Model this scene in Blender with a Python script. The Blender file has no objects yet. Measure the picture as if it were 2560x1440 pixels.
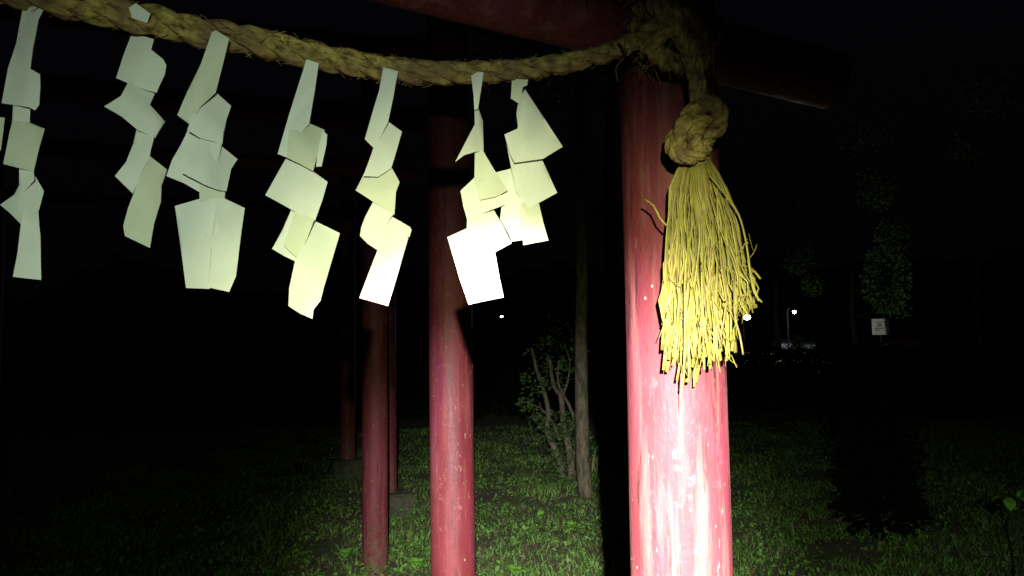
import bpy, bmesh, math, random
import numpy as np
from mathutils import Vector, Matrix, noise
from mathutils.geometry import delaunay_2d_cdt
random.seed(7); np.random.seed(7)
R = math.radians
S = bpy.context.scene
COL = S.collection

# ------------------------------------------------------------------ camera
CAM = Vector((0, 0, 1.55)); PITCH = R(4.0); ROLL = R(0.85); FPX = 1950.0
F = Vector((0, math.cos(PITCH), math.sin(PITCH)))
_r = Vector((1, 0, 0)); _u = Vector((0, -math.sin(PITCH), math.cos(PITCH)))
CR = _r*math.cos(ROLL) - _u*math.sin(ROLL)
CU = _r*math.sin(ROLL) + _u*math.cos(ROLL)
cd = bpy.data.cameras.new('camera'); cam = bpy.data.objects.new('camera', cd); COL.objects.link(cam)
cd.sensor_width = 36; cd.lens = 36*FPX/2560; cd.clip_start = .02; cd.clip_end = 600
cam.matrix_world = Matrix(((CR.x, CU.x, -F.x, CAM.x), (CR.y, CU.y, -F.y, CAM.y), (CR.z, CU.z, -F.z, CAM.z), (0, 0, 0, 1)))
S.camera = cam
def U(x, y, Z):
    return CAM + Z*(F + CR*((x-1280)/FPX) - CU*((y-720)/FPX))
def G(x, y, z=0.0):
    d = F + CR*((x-1280)/FPX) - CU*((y-720)/FPX)
    return CAM + d*((z-CAM.z)/d.z)

# ------------------------------------------------------------------ night sky, moon, the torch
w = bpy.data.worlds.new('World'); S.world = w; w.use_nodes = True
nt = w.node_tree; bg = nt.nodes['Background']
sky = nt.nodes.new('ShaderNodeTexSky'); sky.sky_type = 'NISHITA'; sky.sun_disc = False
sky.sun_elevation = R(-4.5); sky.sun_rotation = R(200)
tint = nt.nodes.new('ShaderNodeMix'); tint.data_type = 'RGBA'; tint.blend_type = 'MULTIPLY'; tint.inputs[0].default_value = 1
tint.inputs[7].default_value = (.25, .25, .5, 1)        # deep blue-violet night air
glow = nt.nodes.new('ShaderNodeMix'); glow.data_type = 'RGBA'; glow.blend_type = 'ADD'; glow.inputs[0].default_value = 1
glow.inputs[7].default_value = (.0055, .0048, .0085, 1)     # even town glow on the night sky
nt.links.new(sky.outputs[0], tint.inputs[6]); nt.links.new(tint.outputs[2], glow.inputs[6]); nt.links.new(glow.outputs[2], bg.inputs[0]); bg.inputs[1].default_value = 0.12
sl = bpy.data.lights.new('moon', 'SUN'); sl.energy = 0.0008; sl.angle = R(.5); sl.color = (.8, .85, 1)
so = bpy.data.objects.new('moon', sl); COL.objects.link(so); so.rotation_euler = (R(50), 0, R(200))
# the photographer's torch, held half a metre behind and above the camera: a hot core and a wide spill
TP = CAM + CR*.02 + CU*.22 - F*.5
def torch(name, px, py, half, power, colour, blend, size=.012):
    l = bpy.data.lights.new(name, 'SPOT'); l.energy = power; l.spot_size = R(half*2); l.spot_blend = blend
    l.color = colour; l.shadow_soft_size = size
    o = bpy.data.objects.new(name, l); COL.objects.link(o); o.location = TP
    d = F + CR*((px-1280)/FPX) - CU*((py-720)/FPX)
    o.rotation_euler = d.to_track_quat('-Z', 'Y').to_euler()
torch('torch_core', 1350, 1440, 17.2, 2400, (1, .92, .98), 1.0)
torch('torch_halo', 1330, 1330, 22, 200, (1, 1, .50), .9)
torch('torch_fringe', 1800, 1800, 30, 420, (.95, 1, .85), 1.0)
torch('torch_spill', 955, 1270, 30, 70, (.80, 1, .73), 1.0)
vs = S.view_settings; vs.view_transform = 'Standard'; vs.look = 'None'; vs.gamma = 1; vs.exposure = 0; vs.use_curve_mapping = False
S.render.engine = 'CYCLES'
S.cycles.use_denoising = True
S.cycles.max_bounces = 5

# ------------------------------------------------------------------ materials
class N:
    def __init__(s, name):
        s.m = bpy.data.materials.new(name); s.m.use_nodes = True
        s.t = s.m.node_tree; s.b = s.t.nodes['Principled BSDF']
    def n(s, typ, **k):
        x = s.t.nodes.new('ShaderNode'+typ)
        for a, v in k.items(): setattr(x, a, v)
        return x
    def l(s, a, b): s.t.links.new(a, b)
    def coords(s, scale=(1, 1, 1), kind='Object'):
        tc = s.n('TexCoord'); mp = s.n('Mapping'); s.l(tc.outputs[kind], mp.inputs[0])
        mp.inputs['Scale'].default_value = scale; return mp.outputs[0]
    def noise(s, vec, scale, detail=4, rough=.55):
        x = s.n('TexNoise'); x.inputs['Scale'].default_value = scale; x.inputs['Detail'].default_value = detail
        x.inputs['Roughness'].default_value = rough
        if vec is not None: s.l(vec, x.inputs['Vector'])
        return x.outputs['Fac']
    def ramp(s, fac, stops):
        x = s.n('ValToRGB'); e = x.color_ramp.elements
        while len(e) < len(stops): e.new(.5)
        for i, (p, c) in enumerate(stops):
            e[i].position = p; e[i].color = (*c, 1) if len(c) == 3 else c
        s.l(fac, x.inputs[0]); return x.outputs[0]
    def mix(s, fac, a, b, mode='MIX'):
        x = s.n('Mix', data_type='RGBA', blend_type=mode)
        for v, i in ((fac, 0), (a, 6), (b, 7)):
            if isinstance(v, (int, float)): x.inputs[i].default_value = v
            elif isinstance(v, tuple): x.inputs[i].default_value = (*v, 1)
            else: s.l(v, x.inputs[i])
        return x.outputs[2]
    def col(s, v):
        if isinstance(v, tuple): s.b.inputs['Base Color'].default_value = (*v, 1)
        else: s.l(v, s.b.inputs['Base Color'])
    def bump(s, h, strength=.3, dist=.002):
        x = s.n('Bump'); x.inputs['Strength'].default_value = strength; x.inputs['Distance'].default_value = dist
        s.l(h, x.inputs['Height']); s.l(x.outputs[0], s.b.inputs['Normal'])
    def rough(s, v): s.b.inputs['Roughness'].default_value = v
def BW(v): return (v, v, v)

def red_paint(name, fade, seed):
    M = N(name); M.b.inputs['Specular IOR Level'].default_value = .22 if fade > .08 else .36
    tc = M.n('TexCoord')
    vadd = M.n('VectorMath', operation='ADD'); M.l(tc.outputs['Object'], vadd.inputs[0]); vadd.inputs[1].default_value = (seed, seed*2.3, seed*.7)
    v = vadd.outputs[0]
    def sc(s):
        mp = M.n('Mapping'); M.l(v, mp.inputs[0]); mp.inputs['Scale'].default_value = s; return mp.outputs[0]
    streak = M.noise(sc((1, 1, .07)), 38, 5, .6)
    wide = M.noise(sc((1, 1, .22)), 9, 3)
    fine = M.noise(sc((1, 1, .5)), 160, 3)
    blot = M.noise(sc((1, 1, 1)), 26, 5, .65)
    base = M.ramp(wide, [(.35, (.085, .008, .011)), (.5, (.130, .017, .021)), (.66, (.125, .015, .038))])
    pale = M.ramp(streak, [(.50, BW(0)), (.68, BW(1-fade*1 if fade > .08 else .35))])
    c = M.mix(pale, base, (.22, .085, .068))
    dirt = M.ramp(blot, [(.60, BW(0)), (.74, BW(1))])
    c = M.mix(dirt, c, (.21, .075, .08))
    vor = M.n('TexVoronoi'); vor.inputs['Scale'].default_value = 34; vor.inputs['Randomness'].default_value = 1
    M.l(sc((1, 1, .75)), vor.inputs['Vector'])
    dots = M.ramp(vor.outputs['Distance'], [(.03, BW(.8)), (.09, BW(0))])
    gate = M.ramp(M.noise(sc((1, 1, 1)), 5, 2), [(.50, BW(0)), (.58, BW(1))])
    d2 = M.mix(1.0, dots, gate, 'MULTIPLY')
    c = M.mix(d2, c, (.62, .50, .46))
    worn = M.ramp(M.noise(sc((1, 1, .35)), 4.5, 5, .7), [(.45, BW(0)), (.70, BW(.55 if fade > .08 else .22))])
    c = M.mix(worn, c, (.17, .045, .056))
    c = M.mix(fade, c, (.24, .09, .09))
    chip = M.ramp(M.noise(sc((1, 1, .30)), 75, 6, .75), [(.635, BW(0)), (.66, BW(.8))])
    c = M.mix(chip, c, (.26, .17, .12))
    grime = M.ramp(M.noise(sc((1, 1, .12)), 60, 5, .7), [(.34, BW(.8)), (.43, BW(0))])
    c = M.mix(grime, c, (.035, .012, .010))
    # green algae and bare grey wood close to the soil
    sep = M.n('SeparateXYZ'); M.l(tc.outputs['Object'], sep.inputs[0])
    mr = M.n('MapRange'); mr.inputs[1].default_value = .42; mr.inputs[2].default_value = .03; M.l(sep.outputs[2], mr.inputs[0])
    mm = M.n('Math', operation='MULTIPLY'); M.l(mr.outputs[0], mm.inputs[0]); M.l(M.ramp(blot, [(.42, BW(0)), (.6, BW(1))]), mm.inputs[1])
    c = M.mix(mm.outputs[0], c, (.09, .085, .04))
    M.col(c)
    M.l(M.ramp(streak, [(.3, BW(.5)), (.7, BW(.78))]), M.b.inputs['Roughness'])
    a = M.n('Math', operation='ADD'); M.l(fine, a.inputs[0]); M.l(streak, a.inputs[1])
    a2 = M.n('Math', operation='ADD'); M.l(a.outputs[0], a2.inputs[0]); M.l(blot, a2.inputs[1])
    a3 = M.n('Math', operation='MULTIPLY_ADD'); M.l(chip, a3.inputs[0]); a3.inputs[1].default_value = -.6; M.l(a2.outputs[0], a3.inputs[2])
    M.bump(a3.outputs[0], .42, .0028)
    return M.m
M_RED = [red_paint('worn_red_paint', .10, 0), red_paint('red_paint', 0.02, 3.1), red_paint('red_paint_dull', 0.06, 6.4)]
def m_rope(name, a, b, dark):
    M = N(name); v = M.coords((1, 1, 1))
    n1 = M.noise(v, 60, 5, .65); n2 = M.noise(v, 14, 2)
    c = M.ramp(n1, [(.32, dark), (.46, b), (.62, a)])
    c = M.mix(M.ramp(n2, [(.42, BW(0)), (.62, BW(.75))]), c, (.20, .12, .065))
    M.col(c); M.rough(.85); M.bump(M.noise(v, 420, 4, .7), .9, .003)
    return M.m
M_ROPE = m_rope('straw_rope', (.55, .43, .125), (.34, .235, .06), (.05, .028, .012))
M_ROPE2 = m_rope('weathered_straw_rope', (.50, .39, .11), (.27, .18, .05), (.035, .022, .012))
M = N('loose_straw'); oi = M.n('ObjectInfo')
c = M.ramp(oi.outputs['Random'], [(0, (.11, .075, .022)), (.14, (.19, .175, .028)), (.4, (.26, .24, .020)), (.75, (.33, .305, .032)), (.9, (.24, .175, .035)), (1, (.35, .32, .06))])
c = M.mix(M.ramp(M.noise(M.coords((1, 1, .15)), 220, 4), [(.35, BW(.75)), (.6, BW(0))]), c, (.17, .12, .035))
M.col(c); M.rough(.65); M.bump(M.noise(M.coords((1, 1, .08)), 700, 3), .5, .0008); M_STRAW = M.m
def m_paper(name, c0):
    M = N(name); v = M.coords()
    c = M.ramp(M.noise(v, 7, 3), [(.3, tuple(x*.93 for x in c0)), (.6, c0)])
    c = M.mix(M.ramp(M.noise(v, 160, 2), [(.66, BW(0)), (.74, BW(.25))]), c, (.42, .38, .25))
    M.col(c); M.rough(.7); M.bump(M.noise(v, 14, 2), .15, .003)
    tr = M.n('BsdfTranslucent'); M.l(c, tr.inputs[0]); ms = M.n('MixShader'); ms.inputs[0].default_value = .18
    out = M.t.nodes['Material Output']
    M.l(M.b.outputs[0], ms.inputs[1]); M.l(tr.outputs[0], ms.inputs[2]); M.l(ms.outputs[0], out.inputs[0])
    return M.m
M_PAPER = m_paper('white_paper', (.80, .82, .76))
M_PAPER2 = m_paper('yellowed_paper', (.70, .72, .58))
M = N('soil'); v = M.coords((1, 1, 1))
c = M.ramp(M.noise(v, 2.2, 6, .7), [(.3, (.050, .042, .026)), (.47, (.10, .082, .050)), (.6, (.07, .115, .030)), (.8, (.06, .10, .03))])
c = M.mix(M.ramp(M.noise(v, 45, 4), [(.5, BW(0)), (.75, BW(.8))]), c, (.10, .085, .06))
M.col(c); M.rough(.95); M.bump(M.noise(v, 30, 6, .7), 1, .03); M_SOIL = M.m
def m_attr(name, rough=.55, trans=.25):
    M = N(name); a = M.n('Attribute'); a.attribute_name = 'tint'; M.b.inputs['Specular IOR Level'].default_value = .2
    M.col(a.outputs['Color']); M.rough(rough)
    tr = M.n('BsdfTranslucent'); M.l(a.outputs['Color'], tr.inputs[0]); ms = M.n('MixShader'); ms.inputs[0].default_value = trans
    M.l(M.b.outputs[0], ms.inputs[1]); M.l(tr.outputs[0], ms.inputs[2]); M.l(ms.outputs[0], M.t.nodes['Material Output'].inputs[0])
    return M.m
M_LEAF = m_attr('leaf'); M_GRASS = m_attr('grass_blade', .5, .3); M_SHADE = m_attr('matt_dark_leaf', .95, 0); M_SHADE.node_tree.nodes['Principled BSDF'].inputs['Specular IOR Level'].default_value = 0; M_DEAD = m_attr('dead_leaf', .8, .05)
def m_bark(name, a, b):
    M = N(name); v = M.coords((1, 1, .3))
    M.col(M.ramp(M.noise(v, 30, 5, .65), [(.35, a), (.65, b)])); M.rough(.9); M.bump(M.noise(v, 60, 5), .8, .01); return M.m
M_BARK = m_bark('bark', (.035, .032, .018), (.15, .135, .075)); M_BARKD = m_bark('dark_bark', (.012, .011, .01), (.03, .028, .022))
M = N('concrete'); v = M.coords(); M.col(M.ramp(M.noise(v, 14, 6, .7), [(.35, (.018, .030, .010)), (.65, (.065, .070, .036))])); M.rough(.9); M.bump(M.noise(v, 60, 5), .6, .01); M_CONC = M.m
def m_plain(name, c, rough=.4, metal=0):
    M = N(name); M.col(M.mix(M.ramp(M.noise(M.coords(), 6, 3), [(.3, BW(0)), (.7, BW(.3))]), c, tuple(x*.7 for x in c))); M.rough(rough); M.b.inputs['Metallic'].default_value = metal; return M.m
M_POST = m_plain('dark_metal', (.03, .03, .03), .7, 0); M_WHITE = m_plain('white_board', (.85, .87, .87), .5); M_BLUE = m_plain('blue_print', (.12, .25, .55), .6)
M_GLASS = m_plain('dark_glass', (.03, .035, .045), .1); M_TYRE = m_plain('rubber', (.02, .02, .02), .8); M_CHROME = m_plain('lamp_glass', (.6, .6, .6), .15)
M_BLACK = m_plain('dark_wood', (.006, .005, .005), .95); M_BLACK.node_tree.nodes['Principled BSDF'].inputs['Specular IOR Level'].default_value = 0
def m_emit(name, c, e):
    M = N(name); M.b.inputs['Emission Color'].default_value = (*c, 1); M.b.inputs['Emission Strength'].default_value = e; return M.m

# ------------------------------------------------------------------ helpers
def tag(o, label=None, cat=None, group=None, kind=None):
    if label: o['label'] = label
    if cat: o['category'] = cat
    if group: o['group'] = group
    if kind: o['kind'] = kind
    return o
def empty(name, loc, label, cat, group=None, rz=0):
    o = bpy.data.objects.new(name, None); COL.objects.link(o); o.location = loc; o.rotation_euler.z = rz
    o.empty_display_size = .1
    return tag(o, label, cat, group)
def link(name, me, mat, parent=None, origin=None, smooth=True):
    """world-space mesh -> object; origin moves the pivot"""
    if origin is None: origin = Vector(parent.location) if parent is not None and parent.type == 'EMPTY' else Vector((0, 0, 0))
    me.transform(Matrix.Translation(-Vector(origin)))
    if smooth: me.polygons.foreach_set('use_smooth', [True]*len(me.polygons))
    if mat: me.materials.append(mat)
    o = bpy.data.objects.new(name, me); COL.objects.link(o)
    if parent is not None:
        o.parent = parent
        o.location = Vector(origin) - world_loc(parent)
    else: o.location = origin
    return o
def world_loc(o):
    v = Vector(o.location)
    return v + world_loc(o.parent) if o.parent else v
def mesh(name, vs_, fs): 
    me = bpy.data.meshes.new(name); me.from_pydata([tuple(v) for v in vs_], [], fs); me.update(); return me
def bm_mesh(name, bm):
    me = bpy.data.meshes.new(name); bm.to_mesh(me); bm.free(); return me
def catmull(pts, step):
    pts = [Vector(p) for p in pts]; P = [pts[0]*2-pts[1]] + pts + [pts[-1]*2-pts[-2]]
    out = []
    for i in range(1, len(P)-2):
        a, b, c, d = P[i-1:i+3]; n = max(2, int((c-b).length/step))
        for k in range(n):
            t = k/n
            out.append(.5*((2*b)+(c-a)*t+(2*a-5*b+4*c-d)*t*t+(3*b-a-3*c+d)*t**3))
    out.append(pts[-1]); return out
def frames(path):
    """parallel transport frames"""
    T = []
    for i in range(len(path)):
        T.append((path[min(i+1, len(path)-1)]-path[max(i-1, 0)]).normalized())
    n = T[0].orthogonal().normalized(); out = []
    for t in T:
        n = (n - t*n.dot(t)).normalized(); out.append((t, n, t.cross(n)))
    return out
def tube(path, rad, sides=8, flat=1.0, cap=True, rfun=None):
    vs_, fs = [], []; fr = frames(path)
    for i, (p, (t, n, b)) in enumerate(zip(path, fr)):
        r = rad(i/(len(path)-1)) if callable(rad) else rad
        for k in range(sides):
            a = 2*math.pi*k/sides; rr = r*(rfun(i, a) if rfun else 1)
            vs_.append(p + n*math.cos(a)*rr + b*math.sin(a)*rr*flat)
    for i in range(len(path)-1):
        for k in range(sides):
            k2 = (k+1) % sides
            fs.append((i*sides+k, i*sides+k2, (i+1)*sides+k2, (i+1)*sides+k))
    if cap: fs.append(tuple(range(sides))[::-1]); fs.append(tuple((len(path)-1)*sides+k for k in range(sides)))
    return vs_, fs
class MB:
    def __init__(s): s.v = []; s.f = []
    def add(s, vf):
        o = len(s.v); s.v += vf[0]; s.f += [tuple(i+o for i in f) for f in vf[1]]
    def mesh(s, name): return mesh(name, s.v, s.f)
def box(c, sx, sy, sz, rz=0, bev=0.0, jitter=0.0):
    bm = bmesh.new(); bmesh.ops.create_cube(bm, size=1)
    bmesh.ops.scale(bm, vec=(sx, sy, sz), verts=bm.verts)
    if bev: bmesh.ops.bevel(bm, geom=bm.edges[:], offset=bev, segments=2, affect='EDGES')
    if jitter:
        bmesh.ops.subdivide_edges(bm, edges=bm.edges[:], cuts=3, use_grid_fill=True)
        for v in bm.verts: v.co += Vector(noise.noise_vector(v.co*9+Vector((c[0], 0, 0))))*jitter
    bmesh.ops.rotate(bm, verts=bm.verts, cent=(0, 0, 0), matrix=Matrix.Rotation(rz, 3, 'Z'))
    bmesh.ops.translate(bm, verts=bm.verts, vec=c)
    return bm

# ------------------------------------------------------------------ ground
GP1 = U(1690, 950, 1.43); GP1 = Vector((GP1.x, GP1.y, 0))
def ground():
    xs = np.unique(np.concatenate([np.linspace(-300, -12, 12), np.linspace(-12, 12, 121), np.linspace(12, 300, 12)]))
    ys = np.unique(np.concatenate([np.linspace(-60, -3, 5), np.linspace(-3, 20, 116), np.linspace(20, 400, 14)]))
    vs_ = []
    for y in ys:
        for x in xs:
            z = 0
            if abs(x) < 12 and -3 < y < 20: z = .05*noise.noise(Vector((x*.9, y*.9, 0))) + .02*noise.noise(Vector((x*3, y*3, 4))) - .02
            vs_.append((x, y, z))
    n = len(xs)
    fs = [(j*n+i, j*n+i+1, (j+1)*n+i+1, (j+1)*n+i) for j in range(len(ys)-1) for i in range(n-1)]
    o = link('ground', mesh('ground', vs_, fs), M_SOIL, origin=(0, 0, 0)); tag(o, kind='structure')
ground()

# ------------------------------------------------------------------ torii gates
GD = Vector((-.925, -.38, 0)).normalized()      # from the right pillar to the left one
GW = 3.6; PR = .09
def pillar_mesh(r, h, seed, rb=None):
    rings, sides = 40, 40; vs_, fs = [], []
    for i in range(rings+1):
        z = h*i/rings
        for k in range(sides):
            a = 2*math.pi*k/sides
            rr = r*(1 + .03*noise.noise(Vector((math.cos(a)*1.2, math.sin(a)*1.2, z*1.3+seed))) + .009*noise.noise(Vector((math.cos(a)*7, math.sin(a)*7, z*1.5+seed))))
            vs_.append(Vector((math.cos(a)*rr, math.sin(a)*rr, z)))
    for i in range(rings):
        for k in range(sides):
            k2 = (k+1) % sides; fs.append((i*sides+k, i*sides+k2, (i+1)*sides+k2, (i+1)*sides+k))
    fs.append(tuple(rings*sides+k for k in range(sides)))
    return mesh('pillar', vs_, fs)
def beam_mesh(a, b, r, sag=0, over=0, flat=1):
    a, b = Vector(a), Vector(b); pts = []
    for i in range(25):
        t = i/24; p = a.lerp(b, t); p.z += sag*(2*t-1)**2
        pts.append(p)
    return tube(pts, r, 28, flat, rfun=lambda i, q: 1+.01*noise.noise(Vector((math.cos(q)*1.5, math.sin(q)*1.5, i*.3))))
GATES = []
def torii(P, label, mat, seed, nuki=None, pad=0, z0=0.0, tall=3.65, cut=None, rr=PR):
    P = Vector((P[0], P[1], 0))
    t = empty('torii_gate', P, label, 'torii gate', 'red torii gates standing in a row')
    Q = P + GD*GW
    for k, B in enumerate((P, Q)):
        me = pillar_mesh(rr, tall-z0, seed+k*5)
        me.materials.append(mat); me.polygons.foreach_set('use_smooth', [True]*len(me.polygons))
        o = bpy.data.objects.new('pillar', me); COL.objects.link(o); o.parent = t; o.location = Vector((B.x, B.y, z0)) - P
        if pad:
            link('base_stone', bm_mesh('base_stone', box((B.x, B.y, z0-pad*.5-.0), .40, .34, pad+.1, math.atan2(GD.y, GD.x), .015, .02)), M_CONC, t, smooth=False)
    if nuki: a, b = nuki
    else:
        h = 3.15; a = P - GD*.36 + Vector((0, 0, h)); b = Q + GD*.36 + Vector((0, 0, h))
    m = MB(); m.add(beam_mesh(a, b, .058)); link('tie_beam', m.mesh('tie_beam'), mat, t)
    m = MB(); a = P - GD*.55 + Vector((0, 0, tall+.02)); b = Q + GD*.55 + Vector((0, 0, tall+.02))
    m.add(beam_mesh(a, b, .085, sag=.07)); link('top_beam', m.mesh('top_beam'), mat, t)
    return t
# tie beam of the near gate runs a little out of level
def on_gate(px, off=0.0):
    """distance along the gate (to the left) where the view ray at pixel column px meets it"""
    best = None
    d = F + CR*((px-1280)/FPX); kx = d.x/d.y
    O = GP1 + Vector((GD.y, -GD.x, 0)).normalized()*0
    nrm = Vector((-GD.y, GD.x, 0));
    if nrm.y > 0: nrm = -nrm       # towards the camera
    O = GP1 + nrm*off
    t = (kx*O.y - O.x)/(GD.x - kx*GD.y)
    p = O + GD*t
    return p, t
def lift(px, py, off=0.0):
    """3D point on the gate's own plane (pushed off metres to the front) seen at a pixel"""
    nrm = Vector((-GD.y, GD.x, 0))
    if nrm.y > 0: nrm = -nrm
    O = GP1 + nrm*off
    d = F + CR*((px-1280)/FPX) - CU*((py-720)/FPX)
    s = (O-CAM).dot(nrm)/d.dot(nrm)
    return CAM + d*s
na = lift(1222, 66, .0) + Vector((0, 0, .058)); nb = lift(1921, 233, .0) + Vector((0, 0, .058))
dirn = (na-nb).normalized(); P0 = GP1 + Vector((0, 0, 0))
tq = ((P0-nb).dot(GD))/dirn.dot(GD)
n_right = nb + dirn*(tq) - dirn*.40
n_left = n_right + dirn*(GW+.85)
g1 = torii(GP1, 'nearest red torii gate, its pillar carrying the rope knot and straw tassel', M_RED[0], 1, (n_right, n_left))
def base_at(px, py, Z):
    p = U(px, py, Z); return Vector((p.x, p.y, 0))
GP2 = base_at(1129, 1050, 3.2)
GP3 = G(938, 1420); GP4 = base_at(967, 1200, 7.1); GP5 = base_at(869, 1130, 9.2)
g2 = torii(GP2, 'second red torii gate, its pillar rising behind the middle paper streamers', M_RED[1], 2)
g3 = torii(GP3, 'third red torii gate, its pillar meeting the weeds with a mossy foot', M_RED[2], 3, z0=-.03)
g4 = torii(GP4, 'fourth red torii gate, mostly hidden, on a pale concrete base stone', M_RED[1], 4, pad=.16, z0=.16)
g5 = torii(GP5, 'farthest dim torii gate on a low base stone in the dark', M_RED[2], 5, pad=.16, z0=.16)
# thin near-black line laid along the near pillar's surface
def dark_line():
    pts = []
    for i in range(16):
        y = 930+i*8; a = U(1697+random.uniform(-1, 1), y, 1.2); d = (a-CAM)
        # meet the pillar surface
        ax, ay = CAM.x-GP1.x, CAM.y-GP1.y; A = d.x**2+d.y**2; B = 2*(ax*d.x+ay*d.y); C_ = ax*ax+ay*ay-PR**2
        s = (-B-math.sqrt(B*B-4*A*C_))/(2*A); pts.append(CAM+d*s)
    me = mesh('dark_line', *tube(pts, lambda t: .0010*math.sin(math.pi*min(1, t*.9+.1)), 5))
    link('dark_line', me, M_BLACK, g1)
dark_line()

# ------------------------------------------------------------------ the rope
rope = empty('shimenawa_rope', lift(1600, 100, .1), 'thick twisted straw rope across the near gate, ending in a knot and yellow tassel', 'rope')
def twisted(name, pts, r, mat, pitch=.11, strands=3, parent=rope, taper=None, phase=0, step=.004, lump=.16):
    path = catmull(pts, step); fr = frames(path)
    L = [0]
    for i in range(1, len(path)): L.append(L[-1]+(path[i]-path[i-1]).length)
    for s in range(strands):
        sp = []
        for i, (p, (t, n, b)) in enumerate(zip(path, fr)):
            q = L[i]/L[-1]; R_ = (r(q) if callable(r) else r)
            a = 2*math.pi*(L[i]/pitch + s/strands) + phase + .75*noise.noise(Vector((L[i]*9, s*2.1, phase)))
            rad = R_*.50*(1+.32*noise.noise(Vector((L[i]*22, s*3, 1))))
            sp.append(p + (n*math.cos(a)+b*math.sin(a))*rad)
        def rf(i, a, s=s):
            tw = 2*math.pi*L[i]/(pitch*.42)
            return 1 + lump*math.cos(5*(a)+tw*1.0) + .26*noise.noise(Vector((math.cos(a)*2, math.sin(a)*2, L[i]*38+s*9)))
        rr = (lambda t: .56*(r(t) if callable(r) else r))
        me = mesh('strand', *tube(sp, rr, 20, rfun=rf))
        link(name, me, mat, parent)
    return path, L
RP = [(-900, -330), (-520, -170), (-260, -92), (-60, -42), (60, -14), (150, 4), (250, 25), (350, 46), (450, 68), (550, 88), (650, 106), (750, 130), (850, 152), (950, 171), (1050, 180), (1150, 181), (1280, 176), (1400, 160), (1500, 138), (1580, 108)]
OFF = .11
rp3 = [lift(x, y, OFF) for x, y in RP]
def rr_main(q): return .0186 - .0050*max(0, (q-.55)/.45)
path, L = twisted('strand', rp3, rr_main, M_ROPE, pitch=.125)
ROPEPATH = path
# knot round the pillar and the beam
def loop(pts, r=.0135, mat=M_ROPE2, pitch=.075, phase=0): 
    return twisted('strand', [U(*p) for p in pts], r, mat, pitch=pitch, phase=phase, lump=.2)
knot = rope
loop([(1560, 116, 1.26), (1600, 92, 1.265), (1650, 55, 1.27), (1690, 5, 1.29), (1720, -60, 1.33), (1760, -120, 1.40)], .014)
loop([(1585, 60, 1.30), (1610, 100, 1.27), (1650, 140, 1.275), (1695, 160, 1.29), (1740, 140, 1.31), (1775, 95, 1.36), (1800, 60, 1.43)], .0145, phase=1)
loop([(1610, -60, 1.28), (1640, 10, 1.255), (1680, 60, 1.25), (1715, 110, 1.255), (1735, 165, 1.26), (1742, 205, 1.265), (1750, 245, 1.27)], .014, phase=2)
loop([(1760, -30, 1.30), (1735, 20, 1.27), (1690, 50, 1.25), (1650, 90, 1.25), (1640, 130, 1.27), (1670, 165, 1.30)], .012, phase=.4)
loop([(1590, 20, 1.30), (1640, 40, 1.28), (1700, 80, 1.275), (1745, 110, 1.29), (1765, 160, 1.34)], .012, phase=2.6)
loop([(1655, -50, 1.27), (1665, 0, 1.245), (1700, 35, 1.24), (1740, 60, 1.26), (1750, 110, 1.285), (1720, 150, 1.30)], .012, phase=1.6)
# figure knot above the tassel
loop([(1744, 225, 1.265), (1752, 262, 1.262), (1785, 262, 1.258), (1800, 290, 1.262), (1790, 325, 1.27), (1755, 345, 1.29), (1715, 350, 1.30)], .0135, phase=.3, pitch=.06)
loop([(1790, 275, 1.29), (1760, 262, 1.272), (1725, 285, 1.25), (1706, 322, 1.25), (1700, 360, 1.262), (1716, 388, 1.27)], .0135, M_ROPE, phase=1.2, pitch=.06)
loop([(1765, 300, 1.262), (1745, 318, 1.243), (1738, 350, 1.243), (1740, 385, 1.262), (1744, 410, 1.28)], .0125, M_ROPE, phase=2.2, pitch=.06)
loop([(1692, 335, 1.30), (1680, 362, 1.272), (1700, 388, 1.25), (1735, 390, 1.246), (1762, 368, 1.26), (1768, 335, 1.29)], .0125, M_ROPE, phase=.9, pitch=.06)
# fuzz
fz = MB()
for i in range(800):
    k = random.randrange(int(len(path)*.28), len(path)-1); p = path[k]; t = (path[k+1]-path[k]).normalized()
    n = Vector((random.gauss(0, 1), random.gauss(0, 1), random.gauss(0, 1))); n = (n-t*n.dot(t)).normalized()
    l = random.uniform(.004, .013)*(2.2 if random.random() < .03 else 1)
    d = (t*random.choice((-1, 1))*random.uniform(.6, 1.6)+n*random.uniform(.2, .8)).normalized()
    a = p+n*rr_main(k/len(path))*.92
    fz.add(tube([a, a+d*l*.5+n*l*.06, a+d*l], random.uniform(.0003, .0006), 3))
for j in range(260):
    a = U(random.uniform(1590, 1780), random.uniform(-20, 180), random.uniform(1.25, 1.29)); d = Vector((random.gauss(0, 1), random.gauss(0, .4), random.gauss(0, 1))).normalized()
    l = random.uniform(.01, .035); fz.add(tube([a, a+d*l*.5, a+d*l+Vector((0, 0, -l*.2))], .0005, 3))
tag(link('stray_fibre', fz.mesh('stray_fibre'), M_ROPE, rope), kind='stuff')
# single wisps that stand out
for pts in ([(650, 104, 1.05), (678, 88, 1.05), (700, 90, 1.05)], [(562, 64, 1.02), (575, 72, 1.02), (588, 79, 1.02)], [(1770, 60, 1.27), (1782, 120, 1.27), (1784, 185, 1.27)], [(1560, 145, 1.26), (1540, 170, 1.26), (1545, 205, 1.26)]):
    P3 = [lift(x, y, OFF+.02) if z < 1.2 else U(x, y, z) for x, y, z in pts]
    link('wisp', mesh('wisp', *tube(catmull(P3, .004), .0007, 4)), M_ROPE, rope)
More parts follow.
